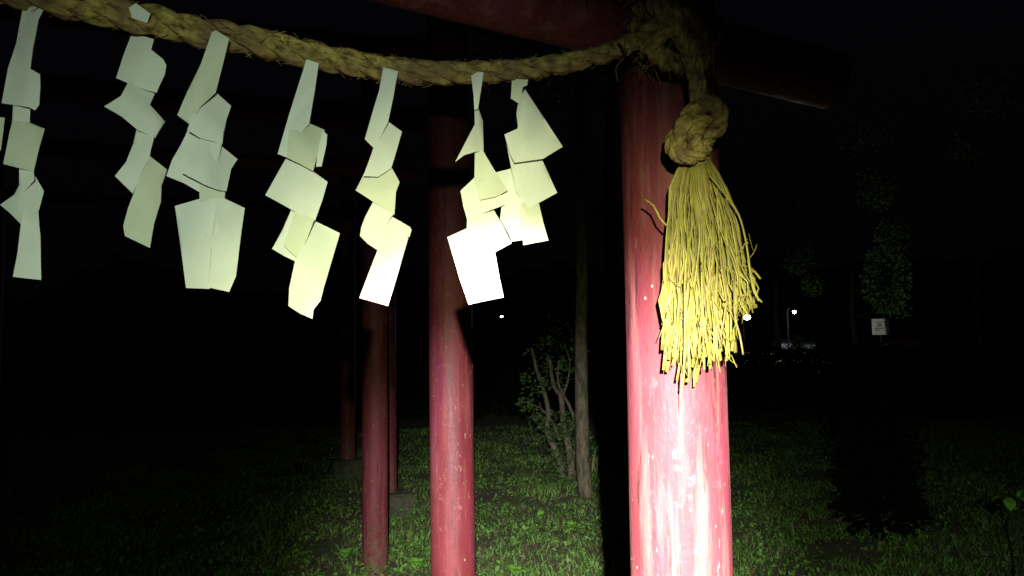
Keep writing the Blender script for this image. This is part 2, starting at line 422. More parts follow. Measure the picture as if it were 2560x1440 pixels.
# tassel
tas = link('tassel_core', mesh('tassel_core', *tube([U(1744, 392, 1.28), U(1747, 430, 1.28), U(1752, 520, 1.275), U(1758, 600, 1.27)], lambda t: .004+.014*math.sin(math.pi*min(1,t*.9+.05)), 14)), M_STRAW, rope)
tas.name = 'tassel'
def bottom(x):
    P = [(1640, 860), (1665, 868), (1700, 905), (1720, 925), (1745, 900), (1800, 885), (1828, 880), (1845, 780), (1900, 755)]
    for (a, ya), (b, yb) in zip(P, P[1:]):
        if x <= b: return ya+(yb-ya)*max(0, (x-a))/(b-a)
    return 755
for i in range(270):
    k = random.uniform(-1, 1); k = math.copysign(abs(k)**.9, k)
    lay = random.random()                       # 0 back .. 1 front
    bulge = math.sqrt(max(0, 1-k*k))
    x0 = 1746+k*26; x1 = 1750+k*62; x2 = 1764+k*(90 if k < 0 else 100); x3 = 1772+k*(112 if k < 0 else 118)
    z = lambda w_: 1.285-(lay*2-1)*bulge*.030*w_-.004*(1-bulge)
    yb = bottom(x3)-16+random.gauss(0, 24)
    if lay > .45 and random.random() < .28: yb -= random.uniform(20, 130)
    if k > .55: yb = min(yb, 790)
    if abs(k+.25) < .2 and random.random() < .2: yb += random.uniform(20, 55)
    j = lambda s: random.gauss(0, s)
    pts = [U(x0, 396+j(4), z(.5)), U(x1+j(6), 470, z(.9)), U((x1+x2)/2+j(9), 560, z(1.1)+j(.002)), U(x2+j(10), 660, z(1.2)+j(.003)), U((x2+x3)/2+j(10), (660+yb)/2, z(1.2)+j(.004)), U(x3+j(13), yb, z(1.2)+j(.006))]
    w_ = random.choice((random.uniform(.0012, .0022), random.uniform(.0022, .0042), random.uniform(.0032, .0052)))
    pth = catmull(pts, .028)
    me = mesh('straw', *tube(pth, lambda t, w_=w_: w_*(.75+.35*t+.25*math.sin(t*17+i)), 6, flat=random.uniform(.22, .5)))
    link('straw', me, M_STRAW, tas)
fz = MB()
for i in range(110):
    x = random.uniform(1665, 1885); y = random.uniform(560, 900) if random.random() < .6 else bottom(x)-random.uniform(-10, 60)
    y = min(y, bottom(x)+8)
    a = U(x, y, random.uniform(1.235, 1.262)); l = random.uniform(.008, .030)
    d = Vector((random.gauss(0, .35), random.gauss(0, .2), -1)).normalized()
    fz.add(tube([a, a+d*l*.5+Vector((random.gauss(0, .0015), 0, 0)), a+d*l], random.uniform(.0003, .0009), 3))
tag(link('frayed_fibre', fz.mesh('frayed_fibre'), M_STRAW, tas), kind='stuff')
for pts in ([(1835, 700, 1.25), (1838, 790, 1.25), (1850, 840, 1.25), (1858, 886, 1.25)], [(1712, 700, 1.235), (1712, 850, 1.235), (1710, 930, 1.235), (1707, 972, 1.24)], [(1668, 565, 1.26), (1650, 545, 1.262), (1635, 515, 1.27), (1612, 498, 1.28)],
            [(1775, 440, 1.25), (1838, 520, 1.25), (1862, 590, 1.25), (1880, 700, 1.25), (1897, 752, 1.25)], [(1716, 760, 1.235), (1722, 880, 1.235), (1722, 940, 1.24)], [(1700, 700, 1.25), (1690, 880, 1.25), (1688, 905, 1.25)], [(1870, 650, 1.25), (1885, 730, 1.25), (1905, 755, 1.25)]):
    link('straw', mesh('straw', *tube(catmull([U(*p) for p in pts], .01), .0022, 6, .6)), M_STRAW, tas)

# ------------------------------------------------------------------ paper streamers
def panel(poly, dz, parent, mat=M_PAPER, gx=0, gy=0, seed=0, off=OFF, bend=.0055, name='paper_panel'):
    cx = sum(p[0] for p in poly)/len(poly); cy = sum(p[1] for p in poly)/len(poly)
    step = 12; pts = [Vector(p) for p in poly]; n0 = len(pts)
    x0, x1 = min(p[0] for p in poly), max(p[0] for p in poly); y0, y1 = min(p[1] for p in poly), max(p[1] for p in poly)
    gxs = int((x1-x0)/step); gys = int((y1-y0)/step)
    pts += [Vector((x0+(i+.5+.3*(j % 2))*step, y0+(j+.5)*step)) for i in range(gxs) for j in range(gys)]
    out = delaunay_2d_cdt(pts, [], [list(range(n0))], 1, 1e-4)
    bm = bmesh.new(); vv = [bm.verts.new((p[0], -p[1], 0)) for p in out[0]]
    for f in out[2]:
        try: bm.faces.new([vv[k] for k in f])
        except ValueError: pass
    bmesh.ops.delete(bm, geom=[v for v in bm.verts if not v.link_faces], context='VERTS')
    bmesh.ops.recalc_face_normals(bm, faces=bm.faces)
    th = seed*1.9
    for v in bm.verts:
        x, y = v.co.x, -v.co.y
        fold = abs((x-cx)*math.cos(th)+(y-cy)*math.sin(th)+8*math.sin(seed))/100
        d = dz - .009*fold + gx*(x-cx)/100 + gy*(y-cy)/100 + bend*noise.noise(Vector((x/75, y/75, seed*3.7)))
        v.co = lift(x, y, off+d)
    vl = list(bm.verts); ix = {v: k for k, v in enumerate(vl)}; n = len(vl)
    P = [v.co.copy() for v in vl]; P += [p + (p-CAM).normalized()*.0005 for p in P]     # the sheet's back face
    fs = [tuple(ix[v] for v in f.verts) for f in bm.faces]; fs += [tuple(k+n for k in reversed(f)) for f in fs]
    for e in bm.edges:
        if len(e.link_faces) == 1:
            a, b = (ix[l.vert] for l in (e.link_loops[0], e.link_loops[0].link_loop_next)); fs.append((b, a, a+n, b+n))
    bm.free(); me = mesh(name, P, fs); o = link(name, me, mat, parent)
    me.set_sharp_from_angle(angle=R(40))
    return o
GRP = 'folded paper streamers hanging from the rope'
STREAM = [
 ('paper streamer cut off by the left frame edge, beyond the rope', (-20, 60), [
   ([(-60, -30), (-20, -25), (-40, 200), (-70, 210)], 0, .0, 0), ([(-60, 200), (-20, 210), (-14, 292), (12, 294), (8, 330), (2, 376), (-60, 380)], .004, 0, 0)]),
 ('dim leftmost full paper streamer with torn side fin, hanging from under the rope', (90, 0), [
   ([(62, -10), (121, 0), (96, 50), (76, 172), (100, 186), (101, 215), (98, 262), (88, 276), (72, 268), (33, 262), (4, 258), (20, 170), (40, 110)], .004, .01, 0),
   ([(33, 255), (76, 262), (74, 315), (28, 335)], -.004, 0, 0),
   ([(32, 300), (70, 305), (112, 322), (98, 370), (84, 430), (8, 410), (24, 330)], .004, -.01, .005),
   ([(48, 415), (84, 424), (86, 450), (60, 480), (52, 560), (22, 530), (0, 512), (36, 486), (48, 462)], -.002, .02, 0),
   ([(64, 436), (86, 436), (110, 478), (96, 530), (101, 590), (103, 700), (32, 692), (44, 630), (52, 560), (55, 480)], .006, -.008, .004)]),
 ('blue-grey paper streamer looped over the rope, wide pointed fin at its left side', (350, 60), [
   ([(330, 82), (385, 98), (378, 124), (408, 148), (416, 163), (412, 186), (392, 232), (355, 222), (320, 208), (290, 195), (308, 140)], -.012, .01, 0),
   ([(322, 203), (392, 222), (375, 262), (413, 304), (388, 345), (344, 325), (305, 292), (260, 266), (302, 240)], -.006, -.02, .012),
   ([(342, 320), (387, 336), (374, 393), (355, 430), (332, 484), (287, 440), (315, 405), (333, 360)], -.012, .014, 0),
   ([(374, 390), (418, 424), (404, 465), (402, 505), (385, 560), (375, 620), (312, 590), (308, 565), (320, 520), (335, 482), (352, 430)], -.004, -.012, -.004)]),
 ('widest paper streamer, ending in a broad bucket-shaped sheet', (550, 85), [
   ([(530, 80), (540, 76), (573, 96), (560, 150), (539, 232), (500, 268), (478, 314), (443, 288), (470, 225), (502, 160)], .026, .006, 0),
   ([(500, 232), (539, 230), (578, 265), (566, 300), (556, 360), (500, 345), (468, 325), (478, 296)], .018, -.01, .006),
   ([(478, 308), (556, 352), (545, 420), (520, 472), (498, 480), (460, 458), (416, 440), (430, 400), (452, 362)], .010, .01, 0),
   ([(505, 340), (551, 363), (594, 398), (578, 422), (566, 478), (545, 475), (512, 462), (470, 440), (452, 430), (480, 380)], .022, -.014, .008),
   ([(498, 462), (564, 468), (561, 502), (499, 504)], .012, 0, 0),
   ([(499, 497), (561, 496), (560, 600), (556, 722), (520, 722), (465, 720), (452, 620), (437, 515)], .010, .004, 0),
   ([(540, 499), (561, 496), (612, 520), (604, 575), (595, 650), (590, 690), (573, 730), (520, 718), (530, 600)], .030, -.006, .006)]),
 ('long paper streamer with curled right edge, just right of the bucket-shaped one', (780, 150), [
   ([(766, 148), (797, 158), (788, 220), (773, 310), (748, 335), (718, 394), (694, 385), (721, 292), (742, 225)], .020, .008, 0),
   ([(724, 306), (773, 308), (812, 325), (800, 360), (783, 428), (750, 410), (717, 394)], .016, -.01, .004),
   ([(806, 326), (818, 336), (816, 362), (804, 416), (790, 417), (794, 380), (801, 345)], .024, .03, 0),
   ([(717, 392), (780, 426), (819, 455), (806, 500), (787, 553), (757, 540), (730, 525), (663, 488), (690, 440)], .008, .01, .004),
   ([(730, 520), (788, 548), (765, 600), (742, 655), (710, 640), (680, 622), (706, 575)], .004, .014, 0),
   ([(738, 528), (786, 548), (767, 600), (743, 645), (724, 628), (708, 612), (718, 585)], .010, .01, 0),
   ([(784, 551), (850, 583), (830, 650), (810, 718), (801, 752), (784, 774), (781, 797), (750, 784), (721, 765), (723, 720), (738, 650), (760, 600)], .018, -.004, .008)]),
 ('narrow zigzag paper streamer with glaring white lower end, above the third pillar', (975, 170), [
   ([(958, 168), (996, 178), (984, 240), (970, 306), (936, 372), (912, 348), (930, 285), (948, 225)], .022, .01, 0),
   ([(950, 308), (968, 302), (1005, 329), (992, 375), (978, 421), (945, 442), (908, 440), (933, 372)], .014, -.012, .004),
   ([(912, 430), (978, 417), (999, 455), (990, 480), (986, 537), (958, 520), (935, 506), (889, 476)], .008, .012, 0),
   ([(935, 500), (986, 534), (972, 550), (945, 626), (920, 610), (900, 590), (903, 568), (914, 540)], .004, .014, 0),
   ([(1000, 552), (1029, 573), (1024, 592), (1000, 588)], .008, 0, 0),
   ([(972, 537), (1026, 568), (1020, 598), (996, 680), (970, 765), (935, 755), (898, 745), (915, 700), (945, 622), (955, 580)], .016, -.004, .006)]),
 ('thinly twisted paper streamer with a glaring white end sheet, above the second pillar', (1190, 180), [
   ([(1177, 180), (1209, 180), (1203, 222), (1195, 272), (1186, 276), (1184, 240)], .020, .05, 0),
   ([(1186, 266), (1195, 268), (1207, 302), (1209, 377), (1187, 380), (1160, 388), (1138, 405), (1165, 353), (1187, 311)], .014, -.03, 0),
   ([(1186, 444), (1151, 477), (1158, 515), (1168, 550), (1215, 530), (1262, 512), (1240, 450)], .004, .004, 0),
   ([(1187, 378), (1207, 376), (1238, 428), (1270, 476), (1240, 492), (1200, 500), (1186, 447)], .012, .012, 0),
   ([(1168, 545), (1235, 526), (1258, 565), (1279, 608), (1235, 632), (1189, 654), (1165, 600)], .012, 0, .006),
   ([(1118, 593), (1164, 572), (1208, 553), (1238, 632), (1248, 690), (1259, 743), (1190, 757), (1172, 762), (1150, 700)], .006, .004, .008)]),
 ('rightmost paper streamer, with a big three-cornered upper flap', (1300, 195), [
   ([(1280, 198), (1320, 199), (1318, 213), (1307, 218), (1301, 262), (1295, 258), (1277, 246)], .010, .02, 0),
   ([(1296, 250), (1313, 222), (1306, 300), (1296, 323), (1291, 286)], .006, .05, 0),
   ([(1240, 431), (1290, 418), (1310, 470), (1320, 519), (1262, 521), (1254, 490)], .000, .01, 0),
   ([(1256, 498), (1305, 493), (1307, 600), (1279, 604), (1250, 548)], .002, .01, 0),
   ([(1298, 497), (1347, 507), (1358, 555), (1371, 601), (1308, 613)], .006, -.01, .005),
   ([(1262, 338), (1300, 344), (1355, 398), (1393, 482), (1355, 503), (1322, 520), (1290, 480), (1275, 405)], .010, -.01, .004),
   ([(1312, 222), (1360, 295), (1407, 367), (1358, 397), (1286, 407), (1275, 385), (1261, 336), (1293, 322), (1302, 285)], .018, -.006, .008)]),
]
for si, (lab, anchor, panels) in enumerate(STREAM):
    t = empty('paper_streamer', lift(anchor[0], anchor[1], OFF), lab, 'paper streamer', GRP)
    for pi, (poly, dz, gx, gy) in enumerate(panels):
        panel(poly, dz, t, M_PAPER2 if (si*3+pi) % 4 == 1 else M_PAPER, gx, gy, si*10+pi)
    if si == 2: panel([(322, 19), (340, 8), (376, 34), (368, 58), (345, 50), (330, 45)], .026, t, M_PAPER, 0, -.01, 77)
    if si == 4: panel([(785, 110), (792, 106), (813, 118), (808, 129), (795, 124)], .012, t, M_PAPER, 0, 0, 78)

# ------------------------------------------------------------------ vegetation helpers
def tinted(name, V, Fc, cols_per_face_vertex, mat, parent=None, origin=None, kind=None):
    """V (n,3) numpy, Fc (m,3) int, colours per vertex (n,3)"""
    me = bpy.data.meshes.new(name)
    me.vertices.add(len(V)); me.vertices.foreach_set('co', V.astype('f').ravel())
    me.loops.add(Fc.size); me.loops.foreach_set('vertex_index', Fc.astype('i').ravel())
    me.polygons.add(len(Fc)); me.polygons.foreach_set('loop_start', np.arange(0, Fc.size, 3, dtype='i')); me.polygons.foreach_set('loop_total', np.full(len(Fc), 3, 'i'))
    me.update(calc_edges=True); me.validate()
    ca = me.color_attributes.new('tint', 'FLOAT_COLOR', 'POINT')
    c4 = np.ones((len(V), 4), 'f'); c4[:, :3] = cols_per_face_vertex; ca.data.foreach_set('color', c4.ravel())
    o = link(name, me, mat, parent, origin)
    if kind: tag(o, kind=kind)
    return o
def leaves(centres, size, colA, colB, up=.5, aspect=.5, seed=0, droop=.15):
    """each leaf: a folded 6-vertex pointed blade"""
    rs = np.random.RandomState(seed); n = len(centres)
    d = rs.normal(size=(n, 3)); d[:, 2] = d[:, 2]*.5 - droop; d /= np.linalg.norm(d, axis=1)[:, None]
    upv = rs.normal(size=(n, 3))*(1-up) + np.array([0, 0, 1])*up
    s = np.cross(d, upv); s /= np.linalg.norm(s, axis=1)[:, None]+1e-6
    nn = np.cross(s, d)
    L_ = size*rs.uniform(.55, 1.3, n)[:, None]; W = L_*aspect*.5
    c = np.asarray(centres)
    v = np.stack([c, c+d*L_*.4+s*W+nn*W*.3, c+d*L_*.45, c+d*L_*.4-s*W+nn*W*.3, c+d*L_-nn*L_*.12], 1)
    f = np.array([[0, 1, 2], [1, 4, 2], [0, 2, 3], [3, 2, 4]])
    Fc = (f[None]+np.arange(n)[:, None, None]*5).reshape(-1, 3)
    t = rs.uniform(0, 1, (n, 1))**1.3
    col = np.array(colA)*(1-t)+np.array(colB)*t; col *= rs.uniform(.65, 1.2, (n, 1))
    return v.reshape(-1, 3), Fc, np.repeat(col, 5, 0)
def gz(x, y): return .05*noise.noise(Vector((x*.9, y*.9, 0))) + .02*noise.noise(Vector((x*3, y*3, 4))) - .02
# grass
def grass():
    rs = np.random.RandomState(5); n = 130000
    Y = 2.2+12.5*rs.uniform(0, 1, n)**1.35; half = Y*.72+.3
    X = rs.uniform(-1, 1, n)*half
    keep = np.array([noise.noise(Vector((x*1.6, y*1.6, 9)))+.6*noise.noise(Vector((x*5, y*5, 2))) for x, y in zip(X, Y)])
    tuft = keep*1.5 + rs.normal(0, .22, n)
    ok = (tuft > -.34) & ~((X > GP1.x-.3) & (X < GP1.x+.3) & (Y < 2.0))
    X, Y, keep = X[ok], Y[ok], keep[ok]; n = len(X)
    Z = np.array([gz(x, y) for x, y in zip(X, Y)])
    h = rs.uniform(.02, .075, n)*(1+.9*np.clip(keep, -.5, 1)); wd = rs.uniform(.002, .0045, n)*(1+Y*.05)
    a = rs.uniform(0, 2*np.pi, n); b = rs.uniform(0, 2*np.pi, n); lean = rs.uniform(.2, 1.1, n)*h
    s = np.stack([np.cos(a), np.sin(a), 0*a], 1)*wd[:, None]; l = np.stack([np.cos(b), np.sin(b), 0*b], 1)*lean[:, None]
    P = np.stack([X, Y, Z-.01], 1); up = np.stack([0*h, 0*h, h], 1)
    V = np.stack([P-s, P+s, P+up*.55+l*.3+s*.8, P+up*.55+l*.3-s*.8, P+up*.95+l], 1)
    f = np.array([[0, 1, 2], [0, 2, 3], [3, 2, 4]])
    Fc = (f[None]+np.arange(n)[:, None, None]*5).reshape(-1, 3)
    t = np.clip(rs.uniform(0, 1, n)+.4*keep, 0, 1)[:, None]
    col = np.array((.115, .180, .050))*(1-t)+np.array((.165, .380, .060))*t
    dry = rs.uniform(0, 1, n) < .09; col[dry] = np.array((.17, .14, .06))
    col *= rs.uniform(.6, 1.25, (n, 1))
    tinted('grass', V.reshape(-1, 3), Fc, np.repeat(col, 5, 0), M_GRASS, kind='stuff')
grass()
def weeds():
    rs = np.random.RandomState(8); C = []
    for i in range(3600):
        y = 3.0+9*rs.uniform()**1.3; x = rs.uniform(-1, 1)*(y*.7+.2); k = rs.randint(5, 16); z = gz(x, y)
        sp = rs.uniform(.03, .10)
        for _ in range(k): C.append((x+rs.normal()*sp, y+rs.normal()*sp, z+rs.uniform(.01, .095)))
    v, f, c = leaves(np.array(C), .040, (.10, .19, .05), (.17, .38, .06), .75, .62, 3, 0)
    tinted('low_weeds', v, f, c, M_LEAF, kind='stuff')
    C = []
    for i in range(8000):
        y = 3.0+10*rs.uniform()**1.3; x = rs.uniform(-1, 1)*(y*.7+.2); C.append((x, y, gz(x, y)+rs.uniform(.005, .03)))
    v, f, c = leaves(np.array(C), .05, (.09, .05, .032), (.22, .15, .10), .9, .45, 4, 0)
    tinted('fallen_leaves', v, f, c, M_DEAD, kind='stuff')
weeds()
# single broad-leaved weed by the second pillar
def leaf_blade(base, tip, width, fold=.25, arch=.2, n=7):
    base, tip = Vector(base), Vector(tip); d = tip-base; L_ = d.length; d.normalize()
    s = d.cross(Vector((0, 0, 1))).normalized(); nn = s.cross(d).normalized(); vs_, fs = [], []
    for i in range(n):
        t = i/(n-1); c = base+d*L_*t+nn*math.sin(math.pi*t)*L_*arch; w_ = width*math.sin(math.pi*min(1, .08+t*.92))**.8*(1 if t < .98 else .15)
        vs_ += [c-s*w_+nn*w_*fold, c, c+s*w_+nn*w_*fold]
    for i in range(n-1):
        k = i*3; fs += [(k, k+1, k+4, k+3), (k+1, k+2, k+5, k+4)]
    return vs_, fs
def m_green(name, c):
    M = N(name); M.col(M.ramp(M.noise(M.coords(), 25, 3), [(.3, tuple(x*.7 for x in c)), (.7, c)])); M.rough(.45); return M.m
M_BRIGHT = m_green('bright_leaf', (.16, .40, .05)); M_PALE = m_green('pale_leaf', (.22, .28, .12)); M_DKLEAF = m_green('dark_leaf', (.04, .08, .03))
def weed_plant(px, py, n, size, label, mat, seed):
    rs = random.Random(seed); B = G(px, py); B.z = gz(B.x, B.y)
    t = empty('broadleaf_weed', B, label, 'weed', 'broad-leaved weeds in the grass')
    for i in range(n):
        a = 2*math.pi*i/n+rs.uniform(-.3, .3); l = size*rs.uniform(.7, 1.1)
        tip = B+Vector((math.cos(a)*l, math.sin(a)*l, .04+rs.uniform(.0, .05)))
        link('leaf', mesh('leaf', *leaf_blade(B+Vector((0, 0, .02)), tip, l*.33, .2, .18)), mat, t)
weed_plant(1042, 1415, 7, .13, 'bright green broad-leaved weed between the third and second pillars', M_BRIGHT, 1)
weed_plant(862, 1395, 6, .09, 'small broad-leaved weed left of the mossy pillar foot', M_BRIGHT, 2)
weed_plant(1290, 1432, 7, .10, 'bright weed at the bottom edge right of the middle pillar', M_BRIGHT, 3)
weed_plant(1430, 1325, 8, .09, 'leafy weed in the middle of the lit grass below the slim tree', M_BRIGHT, 4)
weed_plant(1350, 1290, 7, .08, 'small bright weed in the lit grass below the shrub', M_BRIGHT, 5)

# slim tree and shrub behind the gap
def tree_parts(t, trunk_pts, r0, r1, mat):
    return link('trunk', mesh('trunk', *tube(catmull(trunk_pts, .12), lambda q: r0+(r1-r0)*q**.7, 14, rfun=lambda i, a: 1+.10*noise.noise(Vector((math.cos(a)*1.5, math.sin(a)*1.5, i*.25))))), mat, t)
B = G(1462, 1240); ZB = (B-CAM).dot(F)
t = empty('slim_tree', B, 'slim pale-barked tree standing beside the leafy shrub in the lit gap', 'tree')
tree_parts(t, [B+Vector((0.02, 0, -.05)), U(1457, 1150, ZB), U(1454, 1000, ZB), U(1452, 850, ZB), U(1455, 650, ZB+.1), U(1450, 400, ZB+.2), U(1452, 150, ZB+.3)], .075, .05, M_BARK)
rs = np.random.RandomState(3)
def blob(c, r, n, rs, shell=.5):
    p = rs.normal(size=(n, 3)); p /= np.linalg.norm(p, axis=1)[:, None]; return np.array(c)+p*np.array(r)*(rs.uniform(shell**3, 1, (n, 1))**(1/3))
def crown(t, blobs, size, cA, cB, seed, mat=M_LEAF, asp=.5):
    rs = np.random.RandomState(seed); C = np.concatenate([blob(c, r, n, rs, .25) for c, r, n in blobs])
    v, f, c = leaves(C, size, cA, cB, .35, asp, seed)
    return tinted('crown', v, f, c, mat, t)
top = U(1452, 150, ZB+.3)
crown(t, [((top.x, top.y, top.z+.3), (1.1, 1.1, .8), 1500), ((top.x-.6, top.y+.5, top.z+.9), (.9, .9, .6), 900)], .09, (.03, .06, .02), (.06, .12, .03), 11)
for k in range(5):
    a = k*1.26; link('limb', mesh('limb', *tube([top+Vector((0, 0, -.3)), top+Vector((math.cos(a)*.5, math.sin(a)*.5, .2)), top+Vector((math.cos(a)*1.0, math.sin(a)*1.0, .8))], lambda q: .03*(1-q)+.006, 7)), M_BARK, t)
B = G(1420, 1200); ZB = (B-CAM).dot(F)
t = empty('leafy_shrub', B, 'many-stemmed shrub with crooked pale stems, left of the slim tree', 'shrub')
for pts, r0 in (([(1412, 1204), (1393, 1135), (1368, 1081), (1371, 1030), (1358, 972), (1340, 920), (1330, 870)], .045), ([(1432, 1204), (1422, 1120), (1408, 1060), (1406, 1024), (1401, 988), (1384, 965), (1375, 900)], .05),
                ([(1426, 1200), (1440, 1100), (1430, 1030), (1396, 960), (1398, 900)], .03), ([(1400, 1100), (1378, 1050), (1350, 1020), (1320, 1008)], .018), ([(1403, 1000), (1420, 950), (1424, 900), (1410, 860)], .018)):
    link('stem', mesh('stem', *tube(catmull([U(x, y, ZB+random.uniform(-.1, .1)) for x, y in pts], .08), lambda q, r0=r0: r0*(1-.7*q), 9, rfun=lambda i, a: 1+.15*noise.noise(Vector((math.cos(a), math.sin(a), i*.5))))), M_BARK, t)
bl = []
for (x, y, rx, ry, n) in ((1395, 1060, 45, 30, 170), (1425, 1075, 40, 30, 130), (1375, 1085, 20, 25, 50), (1320, 1010, 30, 18, 60), (1345, 1045, 25, 20, 40), (1335, 955, 40, 35, 80), (1390, 935, 50, 45, 90), (1430, 900, 40, 50, 60), (1360, 880, 50, 45, 60), (1400, 830, 60, 45, 50), (1385, 1150, 30, 40, 90), (1440, 1190, 45, 25, 160), (1395, 1195, 40, 22, 150), (1460, 1110, 18, 40, 50), (1415, 1130, 35, 30, 90)):
    c = U(x, y, ZB); bl.append(((c.x, c.y, c.z), (rx/FPX*ZB, .3, ry/FPX*ZB), n))
bl = [(c_, r_, int(n_*1.7)) for c_, r_, n_ in bl]
crown(t, bl, .058, (.045, .075, .025), (.09, .17, .045), 12, asp=.42)
# strap-leaved tuft
B = G(1492, 1185); t = empty('lily_tuft', B, 'tuft of long strap-shaped pale leaves right of the slim tree', 'plant')
ZB = (B-CAM).dot(F)
for i, (x, y) in enumerate([(1521, 1119), (1518, 1180), (1508, 1186), (1482, 1182), (1470, 1130), (1500, 1105), (1478, 1150), (1465, 1175), (1515, 1150), (1488, 1110)]):
    tip = U(x, y, ZB+random.uniform(-.15, .15)); b = U(1490+random.uniform(-5, 5), 1165 if y < 1160 else 1140, ZB)
    link('leaf', mesh('leaf', *leaf_blade(b, tip, .014, .2, .15)), M_PALE, t)
    if i < 3: link('leaf_stalk', mesh('leaf_stalk', *tube([B+Vector((0, 0, -.02)), b], .008, 5)), M_PALE, t)
# sapling at the right edge
B = G(2545, 1500, 0); t = empty('young_sapling', B, 'young sapling with a few bright green leaves at the right edge', 'sapling')
ZB = (B-CAM).dot(F)
tip = U(2545, 1243, ZB); link('stem', mesh('stem', *tube(catmull([B, U(2550, 1380, ZB), tip], .05), .006, 6)), M_BARKD, t)
for (a, b, w_) in (((2530, 1248), (2480, 1250), .022), ((2522, 1246), (2527, 1278), .032), ((2545, 1243), (2575, 1262), .026), ((2545, 1242), (2560, 1225), .016)):
    link('leaf', mesh('leaf', *leaf_blade(U(*a, ZB), U(*b, ZB-.08), w_, .15, .1)), M_BRIGHT, t)
# dark bush
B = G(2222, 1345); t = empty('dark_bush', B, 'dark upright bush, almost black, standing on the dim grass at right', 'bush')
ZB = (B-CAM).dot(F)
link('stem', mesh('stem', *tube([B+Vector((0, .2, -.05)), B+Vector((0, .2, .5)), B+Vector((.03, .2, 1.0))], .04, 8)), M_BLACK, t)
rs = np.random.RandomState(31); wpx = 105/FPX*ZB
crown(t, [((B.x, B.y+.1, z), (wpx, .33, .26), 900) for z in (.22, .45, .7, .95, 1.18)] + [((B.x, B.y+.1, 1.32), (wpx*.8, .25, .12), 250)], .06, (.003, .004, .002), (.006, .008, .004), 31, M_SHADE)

# trees at the far right
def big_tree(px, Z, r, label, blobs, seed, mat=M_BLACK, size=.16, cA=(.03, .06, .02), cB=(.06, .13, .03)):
    p = U(px, 900, Z); B = Vector((p.x, p.y, -.05))
    t = empty('tree', B, label, 'tree', 'trees in the dark on the right')
    tree_parts(t, [B, B+Vector((.05, 0, 1.5)), B+Vector((-.05, .1, 3.5)), B+Vector((.1, 0, 6.5))], r, r*.5, mat)
    bb = []
    for (x, y, rx, ry, n, dz) in blobs:
        c = U(x, y, Z+dz); bb.append(((c.x, c.y, c.z), (rx/FPX*Z, ry/FPX*Z*.9, ry/FPX*Z), n))
        q = B+Vector((0, 0, max(1.2, c.z-.8)))
        link('limb', mesh('limb', *tube([q, (q+c)/2+Vector((0, 0, .1)), c], lambda s: r*.25*(1-s*.8), 6)), mat, t)
    crown(t, bb, size, cA, cB, seed)
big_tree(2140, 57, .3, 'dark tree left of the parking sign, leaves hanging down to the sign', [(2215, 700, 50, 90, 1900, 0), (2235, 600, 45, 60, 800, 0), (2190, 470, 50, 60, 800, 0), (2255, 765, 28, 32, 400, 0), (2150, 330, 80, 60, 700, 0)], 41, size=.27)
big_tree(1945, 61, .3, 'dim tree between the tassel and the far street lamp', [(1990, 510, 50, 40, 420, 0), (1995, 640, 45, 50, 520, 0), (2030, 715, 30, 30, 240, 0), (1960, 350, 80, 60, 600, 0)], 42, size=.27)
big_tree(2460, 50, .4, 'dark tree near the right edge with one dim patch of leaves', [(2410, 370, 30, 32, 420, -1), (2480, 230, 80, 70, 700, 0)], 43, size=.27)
big_tree(1540, 12, .13, 'tree half hidden behind the left side of the near pillar', [(1560, 850, 22, 50, 200, -1), (1545, 752, 12, 14, 40, -1), (1600, 700, 80, 80, 300, 0), (1560, 500, 100, 90, 300, 0)], 44, size=.10)

# ------------------------------------------------------------------ far car park
def street_lamp(px, py, Z, r, label, watts, col, e, aim=(0, 0)):
    h = U(px, py, Z); B = Vector((h.x, h.y, 0)); t = empty('street_lamp', B, label, 'street lamp', 'lit street lamps far off in the dark')
    link('pole', mesh('pole', *tube([B+Vector((0, 1.4, 0)), B+Vector((0, 1.4, h.z*.5)), B+Vector((0, 1.4, h.z+.1)), B+Vector((0, .9, h.z+.38)), Vector((h.x, h.y, h.z+r*.8))], .05, 10)), M_BLACK, t)
    bm = bmesh.new(); bmesh.ops.create_uvsphere(bm, u_segments=16, v_segments=10, radius=r); bmesh.ops.scale(bm, vec=(1, 1, .75), verts=bm.verts); bmesh.ops.translate(bm, verts=bm.verts, vec=h)
    link('globe', bm_mesh('globe', bm), m_emit('lamp_light', col, e), t)
    link('cap', mesh('cap', *tube([h+Vector((0, 0, r*.72)), h+Vector((0, 0, r*.95))], lambda q: r*(.9-.5*q), 12)), M_POST, t)
    l = bpy.data.lights.new('lamp_glow', 'SPOT'); l.energy = watts; l.spot_size = R(150); l.spot_blend = .6; l.color = col; l.shadow_soft_size = r*.5
    lo = bpy.data.objects.new('lamp_light', l); COL.objects.link(lo); lo.parent = t; lo.location = h-B-Vector((0, r*1.0, r*1.2)); lo.rotation_euler = (0, 0, 0)
    if aim is None: l.type = 'POINT'
street_lamp(1868, 793, 84, .36, 'brightest street lamp, bluish white, just right of the tassel tips', 1100, (.85, .92, 1), 60)
street_lamp(1986, 780, 54, .13, 'small yellowish street lamp right of the bright one', 750, (1, .95, .75), 30, None)
street_lamp(1254, 791, 60, .10, 'tiny distant lamp right of the white paper end', 20, (1, .95, .85), 30)
